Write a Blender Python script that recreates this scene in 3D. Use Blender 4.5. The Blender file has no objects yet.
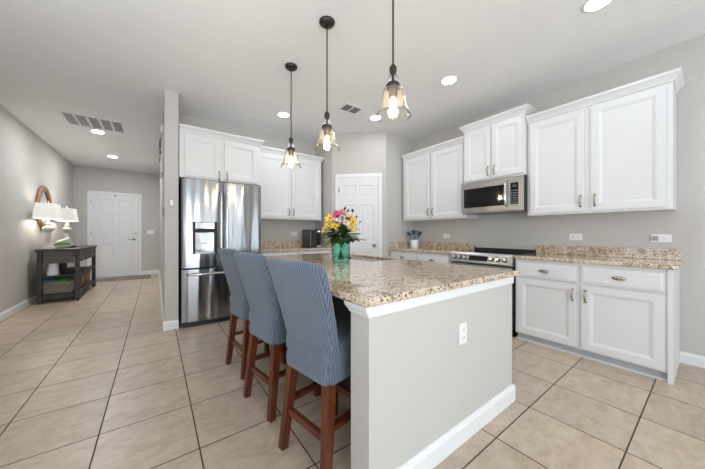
import bpy, bmesh, math, random
from mathutils import Vector, Matrix
random.seed(7)
PI = math.pi
scene = bpy.context.scene
COL = scene.collection

# ------------------------------------------------------------------ camera, light, exposure
EYE = 1.16
YAW = math.radians(36.32)
cam_data = bpy.data.cameras.new('camera')
cam_data.sensor_width = 36.0
cam_data.lens = 267.3 / 705 * 36.0
cam_data.shift_y = -1.0 / 705
cam_data.clip_start = 0.05
cam = bpy.data.objects.new('camera', cam_data)
cam.location = (0, 0, EYE)
cam.rotation_euler = (PI / 2, 0, -YAW)
COL.objects.link(cam)
scene.camera = cam
scene.view_settings.view_transform = 'Standard'
scene.view_settings.look = 'None'
scene.view_settings.gamma = 1
scene.view_settings.use_curve_mapping = False
scene.view_settings.exposure = 0.3

world = bpy.data.worlds.new('daylight')
scene.world = world
world.use_nodes = True
wb = world.node_tree.nodes['Background']
wb.inputs['Color'].default_value = (0.86, 0.93, 1.0, 1)
wb.inputs['Strength'].default_value = 1.0

def area(name, loc, rot, sx, sy, power, color=(1, 1, 1)):
    l = bpy.data.lights.new(name, 'AREA')
    l.shape = 'RECTANGLE'; l.size = sx; l.size_y = sy; l.energy = power; l.color = color
    o = bpy.data.objects.new(name, l); o.location = loc; o.rotation_euler = rot
    COL.objects.link(o)
    return o
# daylight lamps at the unseen rear and left openings, tilted up to brighten the ceiling
area('daylight_rear', (-0.35, -3.36, 1.25), (PI / 2 + .45, 0, 0), 2.2, 2.1, 95, (0.82, 0.92, 1.0))
area('daylight_rear', (2.45, -3.36, 1.25), (PI / 2 + .6, 0, 0), 2.0, 2.1, 26, (0.82, 0.92, 1.0))
area('ceiling_fill_side', (-1.82, 0.2, 1.25), (PI / 2 + 1.3, 0, -PI / 2), 3.0, 2.1, 45, (0.82, 0.92, 1.0))  # aimed almost straight up, added as fill for the ceiling

# ------------------------------------------------------------------ materials
def nodes(m):
    m.use_nodes = True
    nt = m.node_tree
    return nt, nt.nodes['Principled BSDF'], nt.nodes, nt.links

def mat(name, col, rough=0.5, metal=0.0, **kw):
    m = bpy.data.materials.new(name)
    nt, b, N, L = nodes(m)
    b.inputs['Base Color'].default_value = (*col, 1)
    b.inputs['Roughness'].default_value = rough
    b.inputs['Metallic'].default_value = metal
    for k, v in kw.items():
        b.inputs[k.replace('_', ' ')].default_value = v
    return m

def bumpy(m, scale, strength, dist=0.002, detail=3.0, stretch=(1, 1, 1), rough_var=0.0):
    nt, b, N, L = nodes(m)
    tc = N.new('ShaderNodeTexCoord'); mp = N.new('ShaderNodeMapping')
    mp.inputs['Scale'].default_value = stretch
    L.new(tc.outputs['Object'], mp.inputs['Vector'])
    nz = N.new('ShaderNodeTexNoise'); nz.inputs['Scale'].default_value = scale; nz.inputs['Detail'].default_value = detail
    L.new(mp.outputs['Vector'], nz.inputs['Vector'])
    bp = N.new('ShaderNodeBump'); bp.inputs['Strength'].default_value = strength; bp.inputs['Distance'].default_value = dist
    L.new(nz.outputs['Fac'], bp.inputs['Height']); L.new(bp.outputs['Normal'], b.inputs['Normal'])
    return m

def ramp(N, stops, interp='LINEAR'):
    r = N.new('ShaderNodeValToRGB'); e = r.color_ramp.elements
    r.color_ramp.interpolation = interp
    while len(e) < len(stops): e.new(0.5)
    for i, (p, c) in enumerate(stops):
        e[i].position = p; e[i].color = (*c, 1)
    return r

def mottled(name, c1, c2, scale, rough, stretch=(1, 1, 1), detail=4.0, bump=0.0, metal=0.0):
    m = bpy.data.materials.new(name)
    nt, b, N, L = nodes(m)
    tc = N.new('ShaderNodeTexCoord'); mp = N.new('ShaderNodeMapping')
    mp.inputs['Scale'].default_value = stretch
    L.new(tc.outputs['Object'], mp.inputs['Vector'])
    nz = N.new('ShaderNodeTexNoise'); nz.inputs['Scale'].default_value = scale; nz.inputs['Detail'].default_value = detail
    L.new(mp.outputs['Vector'], nz.inputs['Vector'])
    r = ramp(N, [(0.3, c1), (0.7, c2)]); L.new(nz.outputs['Fac'], r.inputs['Fac'])
    L.new(r.outputs['Color'], b.inputs['Base Color'])
    b.inputs['Roughness'].default_value = rough; b.inputs['Metallic'].default_value = metal
    if bump:
        bp = N.new('ShaderNodeBump'); bp.inputs['Strength'].default_value = bump; bp.inputs['Distance'].default_value = 0.003
        L.new(nz.outputs['Fac'], bp.inputs['Height']); L.new(bp.outputs['Normal'], b.inputs['Normal'])
    return m

def emit(name, col, strength):
    m = bpy.data.materials.new(name)
    nt, b, N, L = nodes(m)
    b.inputs['Base Color'].default_value = (*col, 1)
    b.inputs['Emission Color'].default_value = (*col, 1)
    b.inputs['Emission Strength'].default_value = strength
    return m

def glass(name, col, rough=0.0, ior=1.45):
    m = bpy.data.materials.new(name)
    nt, b, N, L = nodes(m)
    b.inputs['Base Color'].default_value = (*col, 1)
    b.inputs['Roughness'].default_value = rough
    b.inputs['IOR'].default_value = ior
    b.inputs['Transmission Weight'].default_value = 1.0
    return m

def tile_material():
    m = bpy.data.materials.new('travertine_tile')
    nt, b, N, L = nodes(m)
    tc = N.new('ShaderNodeTexCoord')
    sep = N.new('ShaderNodeSeparateXYZ'); L.new(tc.outputs['Object'], sep.inputs[0])
    S = 0.4554
    def cell(out, off):
        a = N.new('ShaderNodeMath'); a.operation = 'SUBTRACT'; a.inputs[1].default_value = off - 40 * S
        L.new(out, a.inputs[0])
        d = N.new('ShaderNodeMath'); d.operation = 'DIVIDE'; d.inputs[1].default_value = S
        L.new(a.outputs[0], d.inputs[0])
        fr = N.new('ShaderNodeMath'); fr.operation = 'FRACT'; L.new(d.outputs[0], fr.inputs[0])
        fl = N.new('ShaderNodeMath'); fl.operation = 'FLOOR'; L.new(d.outputs[0], fl.inputs[0])
        c = N.new('ShaderNodeMath'); c.operation = 'SUBTRACT'; c.inputs[1].default_value = 0.5; L.new(fr.outputs[0], c.inputs[0])
        ab = N.new('ShaderNodeMath'); ab.operation = 'ABSOLUTE'; L.new(c.outputs[0], ab.inputs[0])
        return fl.outputs[0], ab.outputs[0]
    fx, ax = cell(sep.outputs['X'], 0.190)
    fy, ay = cell(sep.outputs['Y'], 0.284)
    mx = N.new('ShaderNodeMath'); mx.operation = 'MAXIMUM'; L.new(ax, mx.inputs[0]); L.new(ay, mx.inputs[1])
    g = N.new('ShaderNodeMapRange'); g.inputs['From Min'].default_value = 0.4912; g.inputs['From Max'].default_value = 0.494
    L.new(mx.outputs[0], g.inputs['Value'])
    cid = N.new('ShaderNodeCombineXYZ'); L.new(fx, cid.inputs[0]); L.new(fy, cid.inputs[1])
    wn = N.new('ShaderNodeTexWhiteNoise'); wn.noise_dimensions = '3D'; L.new(cid.outputs[0], wn.inputs['Vector'])
    off = N.new('ShaderNodeVectorMath'); off.operation = 'MULTIPLY_ADD'
    off.inputs[1].default_value = (30, 30, 30); L.new(wn.outputs['Color'], off.inputs[0]); L.new(tc.outputs['Object'], off.inputs[2])
    mp = N.new('ShaderNodeMapping'); mp.inputs['Scale'].default_value = (1.0, 1.7, 1.0); L.new(off.outputs[0], mp.inputs['Vector'])
    n1 = N.new('ShaderNodeTexNoise'); n1.inputs['Scale'].default_value = 7.0; n1.inputs['Detail'].default_value = 10; n1.inputs['Roughness'].default_value = 0.8
    n1.inputs['Distortion'].default_value = 0.15
    L.new(mp.outputs['Vector'], n1.inputs['Vector'])
    r = ramp(N, [(0.34, (0.42, 0.32, 0.235)), (0.5, (0.55, 0.438, 0.335)), (0.66, (0.63, 0.525, 0.42))])
    L.new(n1.outputs['Fac'], r.inputs['Fac'])
    hv = N.new('ShaderNodeHueSaturation'); L.new(r.outputs['Color'], hv.inputs['Color'])
    vr = N.new('ShaderNodeMapRange'); vr.inputs['To Min'].default_value = 0.93; vr.inputs['To Max'].default_value = 1.07
    L.new(wn.outputs['Value'], vr.inputs['Value']); L.new(vr.outputs[0], hv.inputs['Value'])
    mix = N.new('ShaderNodeMix'); mix.data_type = 'RGBA'
    L.new(g.outputs[0], mix.inputs['Factor']); L.new(hv.outputs['Color'], mix.inputs['A']); mix.inputs['B'].default_value = (0.065, 0.038, 0.023, 1)
    L.new(mix.outputs['Result'], b.inputs['Base Color'])
    ro = N.new('ShaderNodeMapRange'); ro.inputs['To Min'].default_value = 0.36; ro.inputs['To Max'].default_value = 0.9
    L.new(g.outputs[0], ro.inputs['Value']); L.new(ro.outputs[0], b.inputs['Roughness'])
    bp = N.new('ShaderNodeBump'); bp.invert = True; bp.inputs['Strength'].default_value = 0.5; bp.inputs['Distance'].default_value = 0.003
    L.new(g.outputs[0], bp.inputs['Height']); L.new(bp.outputs['Normal'], b.inputs['Normal'])
    return m

def granite():
    m = bpy.data.materials.new('speckled_granite')
    nt, b, N, L = nodes(m)
    tc = N.new('ShaderNodeTexCoord')
    n1 = N.new('ShaderNodeTexNoise'); n1.inputs['Scale'].default_value = 22; n1.inputs['Detail'].default_value = 6; n1.inputs['Roughness'].default_value = 0.7
    L.new(tc.outputs['Object'], n1.inputs['Vector'])
    base = ramp(N, [(0.32, (0.22, 0.13, 0.075)), (0.43, (0.52, 0.375, 0.25)), (0.54, (0.72, 0.56, 0.42)), (0.70, (0.80, 0.69, 0.56))])
    L.new(n1.outputs['Fac'], base.inputs['Fac'])
    v = N.new('ShaderNodeTexVoronoi'); v.inputs['Scale'].default_value = 125; v.inputs['Randomness'].default_value = 1
    L.new(tc.outputs['Object'], v.inputs['Vector'])
    sp = N.new('ShaderNodeSeparateColor'); L.new(v.outputs['Color'], sp.inputs[0])
    n2 = N.new('ShaderNodeTexNoise'); n2.inputs['Scale'].default_value = 9; n2.inputs['Detail'].default_value = 3
    L.new(tc.outputs['Object'], n2.inputs['Vector'])
    add = N.new('ShaderNodeMath'); add.operation = 'MULTIPLY_ADD'; add.inputs[1].default_value = 0.55
    L.new(n2.outputs['Fac'], add.inputs[0]); L.new(sp.outputs[0], add.inputs[2])
    dk = N.new('ShaderNodeMapRange'); dk.inputs['From Min'].default_value = 0.46; dk.inputs['From Max'].default_value = 0.40
    L.new(add.outputs[0], dk.inputs['Value'])
    mx1 = N.new('ShaderNodeMix'); mx1.data_type = 'RGBA'
    L.new(dk.outputs[0], mx1.inputs['Factor']); L.new(base.outputs['Color'], mx1.inputs['A']); mx1.inputs['B'].default_value = (0.07, 0.058, 0.038, 1)
    lt = N.new('ShaderNodeMapRange'); lt.inputs['From Min'].default_value = 1.08; lt.inputs['From Max'].default_value = 1.14
    L.new(add.outputs[0], lt.inputs['Value'])
    mx2 = N.new('ShaderNodeMix'); mx2.data_type = 'RGBA'
    L.new(lt.outputs[0], mx2.inputs['Factor']); L.new(mx1.outputs['Result'], mx2.inputs['A']); mx2.inputs['B'].default_value = (0.62, 0.60, 0.50, 1)
    L.new(mx2.outputs['Result'], b.inputs['Base Color'])
    b.inputs['Roughness'].default_value = 0.07
    b.inputs['Coat Weight'].default_value = 0.25; b.inputs['Coat Roughness'].default_value = 0.04
    return m

def steel(name, rough=0.24, wave=0.0, col=(0.62, 0.62, 0.63)):
    m = bpy.data.materials.new(name)
    nt, b, N, L = nodes(m)
    b.inputs['Base Color'].default_value = (*col, 1); b.inputs['Metallic'].default_value = 1; b.inputs['Roughness'].default_value = rough
    if wave:
        tc = N.new('ShaderNodeTexCoord'); mp = N.new('ShaderNodeMapping'); mp.inputs['Scale'].default_value = (9.0, 1.0, 0.6)
        L.new(tc.outputs['Object'], mp.inputs['Vector'])
        nz = N.new('ShaderNodeTexNoise'); nz.inputs['Scale'].default_value = 1.0; nz.inputs['Detail'].default_value = 0.6
        L.new(mp.outputs['Vector'], nz.inputs['Vector'])
        bp = N.new('ShaderNodeBump'); bp.inputs['Strength'].default_value = 1.0; bp.inputs['Distance'].default_value = wave
        L.new(nz.outputs['Fac'], bp.inputs['Height']); L.new(bp.outputs['Normal'], b.inputs['Normal'])
    return m

def rib_fabric():
    m = bpy.data.materials.new('ribbed_blue_fabric')
    nt, b, N, L = nodes(m)
    tc = N.new('ShaderNodeTexCoord'); sep = N.new('ShaderNodeSeparateXYZ'); L.new(tc.outputs['Object'], sep.inputs[0])
    sn = N.new('ShaderNodeSeparateXYZ'); L.new(tc.outputs['Normal'], sn.inputs[0])
    ab = N.new('ShaderNodeMath'); ab.operation = 'ABSOLUTE'; L.new(sn.outputs['Y'], ab.inputs[0])
    gt = N.new('ShaderNodeMath'); gt.operation = 'GREATER_THAN'; gt.inputs[1].default_value = 0.72; L.new(ab.outputs[0], gt.inputs[0])
    sel = N.new('ShaderNodeMix'); sel.data_type = 'FLOAT'
    L.new(gt.outputs[0], sel.inputs[0]); L.new(sep.outputs['Y'], sel.inputs[2]); L.new(sep.outputs['X'], sel.inputs[3])
    mu = N.new('ShaderNodeMath'); mu.operation = 'MULTIPLY'; mu.inputs[1].default_value = 2 * PI / 0.0125; L.new(sel.outputs[0], mu.inputs[0])
    si = N.new('ShaderNodeMath'); si.operation = 'SINE'; L.new(mu.outputs[0], si.inputs[0])
    muz = N.new('ShaderNodeMath'); muz.operation = 'MULTIPLY'; muz.inputs[1].default_value = 2 * PI / 0.009; L.new(sep.outputs['Z'], muz.inputs[0])
    siz = N.new('ShaderNodeMath'); siz.operation = 'SINE'; L.new(muz.outputs[0], siz.inputs[0])
    cmb = N.new('ShaderNodeMath'); cmb.operation = 'MULTIPLY_ADD'; cmb.inputs[1].default_value = 0.25; L.new(siz.outputs[0], cmb.inputs[0]); L.new(si.outputs[0], cmb.inputs[2])
    mr = N.new('ShaderNodeMapRange'); mr.inputs['From Min'].default_value = -1.2; mr.inputs['From Max'].default_value = 1.2; L.new(cmb.outputs[0], mr.inputs['Value'])
    r = ramp(N, [(0.0, (0.062, 0.082, 0.115)), (0.6, (0.125, 0.158, 0.212)), (1.0, (0.175, 0.213, 0.275))])
    L.new(mr.outputs[0], r.inputs['Fac']); L.new(r.outputs['Color'], b.inputs['Base Color'])
    b.inputs['Roughness'].default_value = 0.95; b.inputs['Sheen Weight'].default_value = 0.3
    bp = N.new('ShaderNodeBump'); bp.inputs['Strength'].default_value = 0.6; bp.inputs['Distance'].default_value = 0.002
    L.new(cmb.outputs[0], bp.inputs['Height']); L.new(bp.outputs['Normal'], b.inputs['Normal'])
    return m

WALL = bumpy(mat('greige_paint', (0.565, 0.54, 0.51), 0.75), 160, 0.12)
CEIL = bumpy(mat('ceiling_paint', (0.87, 0.87, 0.875), 0.9), 90, 0.35, 0.003)
TRIM = mat('white_trim', (0.83, 0.83, 0.83), 0.4)
CAB = mat('white_cabinet_paint', (0.735, 0.735, 0.74), 0.35)
DOORP = mat('white_door_paint', (0.78, 0.78, 0.79), 0.45)
TILE = tile_material()
GRAN = granite()
STEEL = steel('stainless_steel', 0.3, 0, (0.47, 0.48, 0.50))
KNOB = steel('dark_knob_steel', 0.25, 0, (0.30, 0.30, 0.31))
FRIDGE = steel('fridge_steel', 0.2, 0.020, (0.33, 0.33, 0.34))
CHROME = steel('polished_steel', 0.12, 0, (0.75, 0.75, 0.75))
NICKEL = mat('bronze_nickel', (0.42, 0.34, 0.26), 0.25, 1.0)
BRONZE = mat('dark_bronze', (0.06, 0.05, 0.045), 0.4, 0.8)
BLACKG = mat('black_glass', (0.008, 0.008, 0.009), 0.06)
BLACK = mat('black_plastic', (0.015, 0.015, 0.017), 0.4)
DARK = mat('dark_recess', (0.02, 0.02, 0.021), 0.6)
GREY = mat('grey_plastic', (0.33, 0.33, 0.34), 0.4)
PLASTIC = mat('white_plastic', (0.85, 0.85, 0.84), 0.35)
FABRIC = rib_fabric()
CHERRY = mottled('cherry_wood', (0.065, 0.016, 0.007), (0.16, 0.042, 0.014), 6, 0.28, (6, 6, 0.7))
ESPRESSO = mottled('espresso_wood', (0.022, 0.018, 0.017), (0.055, 0.044, 0.040), 5, 0.5, (1, 6, 8))
PANELW = mottled('grey_brown_wood', (0.07, 0.055, 0.046), (0.16, 0.125, 0.105), 5, 0.55, (1, 1, 7))
MIRRORW = mottled('warm_wood', (0.16, 0.085, 0.04), (0.36, 0.21, 0.11), 6, 0.5, (1, 3, 3))
MIRRORG = mat('mirror_glass', (0.9, 0.9, 0.9), 0.02, 1.0)
ISLDARK = mat('island_near_black', (0.03, 0.027, 0.025), 0.6)
CANLIGHT = emit('recessed_lamp', (0.93, 0.97, 1.0), 70)
CANHALL = emit('recessed_lamp_hall', (0.93, 0.97, 1.0), 290)
BULBGLOW = emit('filament_glow', (1.0, 0.92, 0.81), 210)
def thin_glass(name, tint, spec=0.7, milk=0.02):
    m = bpy.data.materials.new(name); m.use_nodes = True
    N, L = m.node_tree.nodes, m.node_tree.links; N.clear()
    o = N.new('ShaderNodeOutputMaterial'); mx = N.new('ShaderNodeMixShader'); t = N.new('ShaderNodeBsdfTransparent'); g = N.new('ShaderNodeBsdfGlossy')
    lw = N.new('ShaderNodeLayerWeight'); lw.inputs['Blend'].default_value = 0.10
    mu = N.new('ShaderNodeMath'); mu.operation = 'MULTIPLY'; mu.inputs[1].default_value = spec; L.new(lw.outputs['Fresnel'], mu.inputs[0])
    t.inputs['Color'].default_value = (*tint, 1); g.inputs['Roughness'].default_value = 0.03
    df = N.new('ShaderNodeBsdfTranslucent'); df.inputs['Color'].default_value = (*tint, 1); m2 = N.new('ShaderNodeMixShader'); m2.inputs[0].default_value = milk
    L.new(t.outputs[0], m2.inputs[1]); L.new(df.outputs[0], m2.inputs[2])
    L.new(mu.outputs[0], mx.inputs[0]); L.new(m2.outputs[0], mx.inputs[1]); L.new(g.outputs[0], mx.inputs[2]); L.new(mx.outputs[0], o.inputs['Surface'])
    return m
BULB = thin_glass('amber_bulb', (1.0, 0.9, 0.72), .5, .09)
PGLASS = thin_glass('pendant_glass', (1.0, 0.98, 0.945), .7, .012)
CLEAR = glass('clear_glass', (1, 1, 1))
TEAL = thin_glass('teal_glass', (0.70, 0.94, 0.88), 1.0, .06)
SHADE = bpy.data.materials.new('lamp_linen')
_nt, _b, _N, _L = nodes(SHADE)
_b.inputs['Base Color'].default_value = (0.9, 0.88, 0.84, 1); _b.inputs['Roughness'].default_value = 0.9
_b.inputs['Emission Color'].default_value = (1.0, 0.95, 0.87, 1); _b.inputs['Emission Strength'].default_value = 0.10
LAMPB = mottled('distressed_white', (0.45, 0.42, 0.37), (0.7, 0.68, 0.63), 9, 0.6)
LAMPGLOW = emit('lamp_bulb_glow', (1.0, 0.93, 0.84), 130)
WICKER = mottled('wicker', (0.16, 0.10, 0.055), (0.36, 0.25, 0.15), 40, 0.8, (1, 1, 2), 3, 0.8)
WICKERG = mottled('grey_wicker', (0.14, 0.115, 0.09), (0.30, 0.26, 0.21), 40, 0.8, (1, 1, 2), 3, 0.8)

# ------------------------------------------------------------------ geometry helpers
class MB:
    def __init__(s): s.bm = bmesh.new()
    def v(s, p): return s.bm.verts.new(p)
    def f(s, vs, smooth=False):
        try:
            q = s.bm.faces.new(vs); q.smooth = smooth; return q
        except ValueError: return None
    def box(s, x0, y0, z0, x1, y1, z1, bev=0.0):
        if x0 > x1: x0, x1 = x1, x0
        if y0 > y1: y0, y1 = y1, y0
        if z0 > z1: z0, z1 = z1, z0
        P = [s.v((x, y, z)) for z in (z0, z1) for (x, y) in ((x0, y0), (x1, y0), (x1, y1), (x0, y1))]
        F = [s.f([P[i] for i in q]) for q in ((3, 2, 1, 0), (4, 5, 6, 7), (0, 1, 5, 4), (1, 2, 6, 5), (2, 3, 7, 6), (3, 0, 4, 7))]
        if bev:
            es = list({e for q in F for e in q.edges})
            bmesh.ops.bevel(s.bm, geom=es, offset=bev, segments=2, affect='EDGES', profile=0.5)
        return s
    def beam(s, a, b, wa, wb=None, up=None):   # tapered square bar
        wb = wb or wa
        a = Vector(a); b = Vector(b); d = (b - a).normalized()
        u = Vector(up) if up else (Vector((0, 1, 0)) if abs(d.y) < 0.9 else Vector((0, 0, 1)))
        x = d.cross(u).normalized(); y = x.cross(d).normalized()
        if not isinstance(wa, tuple): wa = (wa, wa)
        if not isinstance(wb, tuple): wb = (wb, wb)
        r = []
        for p, w in ((a, wa), (b, wb)):
            r.append([s.v(p + x * (i * w[0] / 2) + y * (j * w[1] / 2)) for i, j in ((-1, -1), (1, -1), (1, 1), (-1, 1))])
        s.f(r[0][::-1]); s.f(r[1])
        for i in range(4): s.f([r[0][i], r[0][(i + 1) % 4], r[1][(i + 1) % 4], r[1][i]])
        return s
    def loops(s, rings, cap0=True, cap1=True, smooth=False):
        R = [[s.v(p) for p in ring] for ring in rings]
        n = len(R[0])
        for a, b in zip(R, R[1:]):
            for i in range(n): s.f([a[i], a[(i + 1) % n], b[(i + 1) % n], b[i]], smooth)
        if cap0: s.f(R[0][::-1])
        if cap1: s.f(R[-1])
        return s
    def lathe(s, prof, c=(0, 0, 0), n=24, mtx=None, smooth=True, cap=True):
        rings = []
        for r, z in prof:
            ring = []
            for i in range(n):
                a = 2 * PI * i / n
                p = Vector((r * math.cos(a), r * math.sin(a), z))
                if mtx: p = mtx @ p
                ring.append(p + Vector(c))
            rings.append(ring)
        return s.loops(rings, cap, cap, smooth)
    def tube(s, pts, r, n=8, smooth=True):
        pts = [Vector(p) for p in pts]
        R = r if isinstance(r, (list, tuple)) else [r] * len(pts)
        t = (pts[1] - pts[0]).normalized()
        u = t.cross(Vector((0, 0, 1)) if abs(t.z) < 0.9 else Vector((1, 0, 0))).normalized()
        rings = []
        for i, p in enumerate(pts):
            if i == 0: t = pts[1] - pts[0]
            elif i == len(pts) - 1: t = pts[-1] - pts[-2]
            else: t = pts[i + 1] - pts[i - 1]
            t.normalize()
            u = (u - t * u.dot(t)).normalized(); w = t.cross(u)
            rings.append([p + (u * math.cos(2 * PI * k / n) + w * math.sin(2 * PI * k / n)) * R[i] for k in range(n)])
        return s.loops(rings, True, True, smooth)
    def ball(s, c, r, n=12, sz=1.0):
        k = max(4, n // 2)
        return s.lathe([(max(1e-4, r * math.sin(PI * i / k)), -r * sz * math.cos(PI * i / k)) for i in range(k + 1)], c, n)
    def panel(s, x0, x1, z0, z1, yf, t, cols, rows, prof):
        """slab facing -Y whose front carries moulded recesses at cols x rows [(a,b)...]"""
        xs = sorted({x0, x1, *[q for c in cols for q in c]}); zs = sorted({z0, z1, *[q for c in rows for q in c]})
        for i in range(len(xs) - 1):
            for j in range(len(zs) - 1):
                a, b, c, d = xs[i], xs[i + 1], zs[j], zs[j + 1]
                rect = lambda m, y: [(a + m, y, c + m), (b - m, y, c + m), (b - m, y, d - m), (a + m, y, d - m)]
                if (a, b) in cols and (c, d) in rows:
                    R = [[s.v(p) for p in rect(0, yf)]] + [[s.v(p) for p in rect(m, yf + dy)] for m, dy in prof]
                    for A, B in zip(R, R[1:]):
                        for k in range(4): s.f([A[k], A[(k + 1) % 4], B[(k + 1) % 4], B[k]])
                    s.f(R[-1])
                else: s.f([s.v(p) for p in rect(0, yf)])
        y1 = yf + t
        s.f([s.v(p) for p in ((x0, y1, z0), (x0, y1, z1), (x1, y1, z1), (x1, y1, z0))])
        for q in (((x0, yf, z0), (x0, yf, z1), (x0, y1, z1), (x0, y1, z0)), ((x1, yf, z0), (x1, y1, z0), (x1, y1, z1), (x1, yf, z1)),
                  ((x0, yf, z1), (x1, yf, z1), (x1, y1, z1), (x0, y1, z1)), ((x0, yf, z0), (x0, y1, z0), (x1, y1, z0), (x1, yf, z0))):
            s.f([s.v(p) for p in q])
        bmesh.ops.remove_doubles(s.bm, verts=s.bm.verts, dist=1e-5)
        return s
    def build(s, name, m, parent=None, label=None, cat=None, group=None, kind=None, loc=None, rotz=0, smooth=False, sub=0, mtx=None):
        bmesh.ops.recalc_face_normals(s.bm, faces=s.bm.faces)
        if mtx: s.bm.transform(mtx)
        if smooth:
            for q in s.bm.faces: q.smooth = True
        me = bpy.data.meshes.new(name); s.bm.to_mesh(me); s.bm.free()
        me.materials.append(m)
        o = bpy.data.objects.new(name, me); COL.objects.link(o)
        if parent: o.parent = parent
        if loc: o.location = loc
        o.rotation_euler = (0, 0, rotz)
        if sub:
            md = o.modifiers.new('smooth', 'SUBSURF'); md.levels = sub; md.render_levels = sub
        tag(o, label, cat, group, kind)
        return o

def tag(o, label=None, cat=None, group=None, kind=None):
    if label: o['label'] = label
    if cat: o['category'] = cat
    if group: o['group'] = group
    if kind: o['kind'] = kind
    return o
def thing(name, label, cat, loc=(0, 0, 0), rotz=0, group=None, kind=None):
    o = bpy.data.objects.new(name, None); COL.objects.link(o)
    o.location = loc; o.rotation_euler = (0, 0, rotz)
    o.empty_display_size = 0.05
    return tag(o, label, cat, group, kind)
def copy_tree(o, parent=None, label=None):
    c = o.copy(); COL.objects.link(c)
    if parent: c.parent = parent
    if label: c['label'] = label
    for ch in list(o.children): copy_tree(ch, c)
    return c
def struct(name, mb, m, parent=None): return mb.build(name, m, parent, kind='structure')

# ------------------------------------------------------------------ room shell
ZC = 2.88
XL, XR, YB, YR, YE = -1.67, 3.81, 4.56, -3.3, 9.55
struct('floor', MB().box(XL - .15, YR - .15, -0.1, XR + .15, YE + .15, 0), TILE)
struct('ceiling', MB().box(XL - .15, YR - .15, ZC, XR + .15, YE + .15, ZC + .1), CEIL)
w = MB(); w.box(XL - .15, YR, 0, XL, -1.4, ZC); w.box(XL - .15, 1.8, 0, XL, YE + .15, ZC); w.box(XL - .15, -1.4, 2.32, XL, 1.8, ZC); w.box(XL - .15, -1.4, 0, XL, 1.8, 0.18)
struct('wall_left', w, WALL)
struct('wall_right', MB().box(XR, YR, 0, XR + .15, YB + .15, ZC), WALL)
w = MB(); w.box(XL, YR - .15, 0, -1.5, YR, ZC); w.box(.8, YR - .15, 0, 1.4, YR, ZC); w.box(3.5, YR - .15, 0, XR, YR, ZC)
w.box(-1.5, YR - .15, 2.32, .8, YR, ZC); w.box(1.4, YR - .15, 2.32, 3.5, YR, ZC); w.box(-1.5, YR - .15, 0, .8, YR, 0.18); w.box(1.4, YR - .15, 0, 3.5, YR, 0.18)
struct('wall_rear', w, WALL)
struct('wall_entry', MB().box(XL, YE, 0, .222, YE + .15, ZC), WALL)
struct('wall_hallway', MB().box(.082, 3.907, 0, .222, YE, ZC), WALL)
struct('wall_back', MB().box(.222, YB, 0, 2.453, YB + .15, ZC), WALL)
w = MB(); pl = [(2.453, 4.70), (2.453, 3.936), (3.109, 3.28), (3.81, 3.28), (3.81, 4.70)]
w.loops([[(x, y, z) for x, y in pl] for z in (0, ZC)])
struct('wall_pantry', w, WALL)
# window frames behind the camera
for k, (ax, a0, a1) in enumerate((('y', -1.5, .8), ('y', 1.4, 3.5), ('x', -1.4, 1.8))):
    m = MB()
    for q in (a0, (a0 + a1) / 2 - .04, a1 - .08):
        m.box(q, YR - .1, .18, q + .08, YR - .04, 2.32) if ax == 'y' else m.box(XL - .1, q, .18, XL - .04, q + .08, 2.32)
    for z in (.18, 2.24):
        m.box(a0, YR - .1, z, a1, YR - .04, z + .08) if ax == 'y' else m.box(XL - .1, a0, z, XL - .04, a1, z + .08)
    struct('window_%d' % (k + 1), m, TRIM)

def baseboard(name, segs, h=0.10, t=0.015):
    m = MB()
    for (xa, ya, xb, yb, nx, ny) in segs:   # wall line a-b, outward normal n
        pr = [(0, 0), (t, 0), (t, h - .025), (t * .55, h - .008), (t * .3, h), (0, h)]
        r0 = [(xa + nx * d, ya + ny * d, z) for d, z in pr]; r1 = [(xb + nx * d, yb + ny * d, z) for d, z in pr]
        m.loops([r0, r1])
    return struct(name, m, TRIM)
baseboard('baseboard_left', [(XL, 1.8, XL, YE, 1, 0)])
baseboard('baseboard_entry', [(XL, YE, -1.42, YE, 0, -1), (-.324, YE, .082, YE, 0, -1)])
baseboard('baseboard_hallway', [(.082, 3.907, .082, YE, -1, 0), (.067, 3.907, .222, 3.907, 0, -1)], 0.105)
baseboard('baseboard_right', [(XR, YR, XR, .2, -1, 0)])

SIX = dict(prof=[(.004, .004), (.018, .009), (.026, .007), (.045, .004)])
def six_panel(mb, w, h, t=.03):
    k = h / 2.03
    cols = [(w * .13, w * .445), (w * .555, w * .87)]
    rows = [(.22 * k, .80 * k), (.98 * k, 1.58 * k), (1.70 * k, 1.90 * k)]
    return mb.panel(0, w, 0, h, 0, t, cols, rows, SIX['prof'])
def casing(mb, w, h, c=.065, t=.02, g=.004):
    for a, b in ((-g - c, -g), (w + g, w + g + c)):
        mb.box(a, -t, 0, b, 0, h + g, .004)
    mb.box(-g - c, -t, h + g, w + g + c, 0, h + g + c, .004)
    return mb
# front door (entry wall)
d = six_panel(MB(), .955, 2.18, .03).build('door_1', DOORP, kind='structure', loc=(-1.350, YE - .031, 0.012))
h = MB(); h.lathe([(.028, 0), (.028, .012), (.012, .014), (.012, .05)], (.865, 0, .985), 14, Matrix.Rotation(PI / 2, 3, 'X'))
h.tube([(.865, -.05, .985), (.80, -.052, .985), (.745, -.045, .98)], .009, 8); h.build('handle', KNOB, d)
MB().lathe([(.03, 0), (.03, .02), (.015, .024)], (.885, 0, 1.16), 14, Matrix.Rotation(PI / 2, 3, 'X')).build('deadbolt', KNOB, d)
MB().lathe([(.018, 0), (.018, .018)], (.47, 0, 2.155), 10, Matrix.Rotation(PI / 2, 3, 'X')).build('door_sensor', BLACK, d)
for z in (.25, 1.1, 1.92): MB().box(-.006, -.008, z, .012, 0, z + .1).build('hinge', CHROME, d)
struct('trim_1', casing(MB(), .955, 2.192), TRIM).location = (-1.350, YE, 0)
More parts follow.
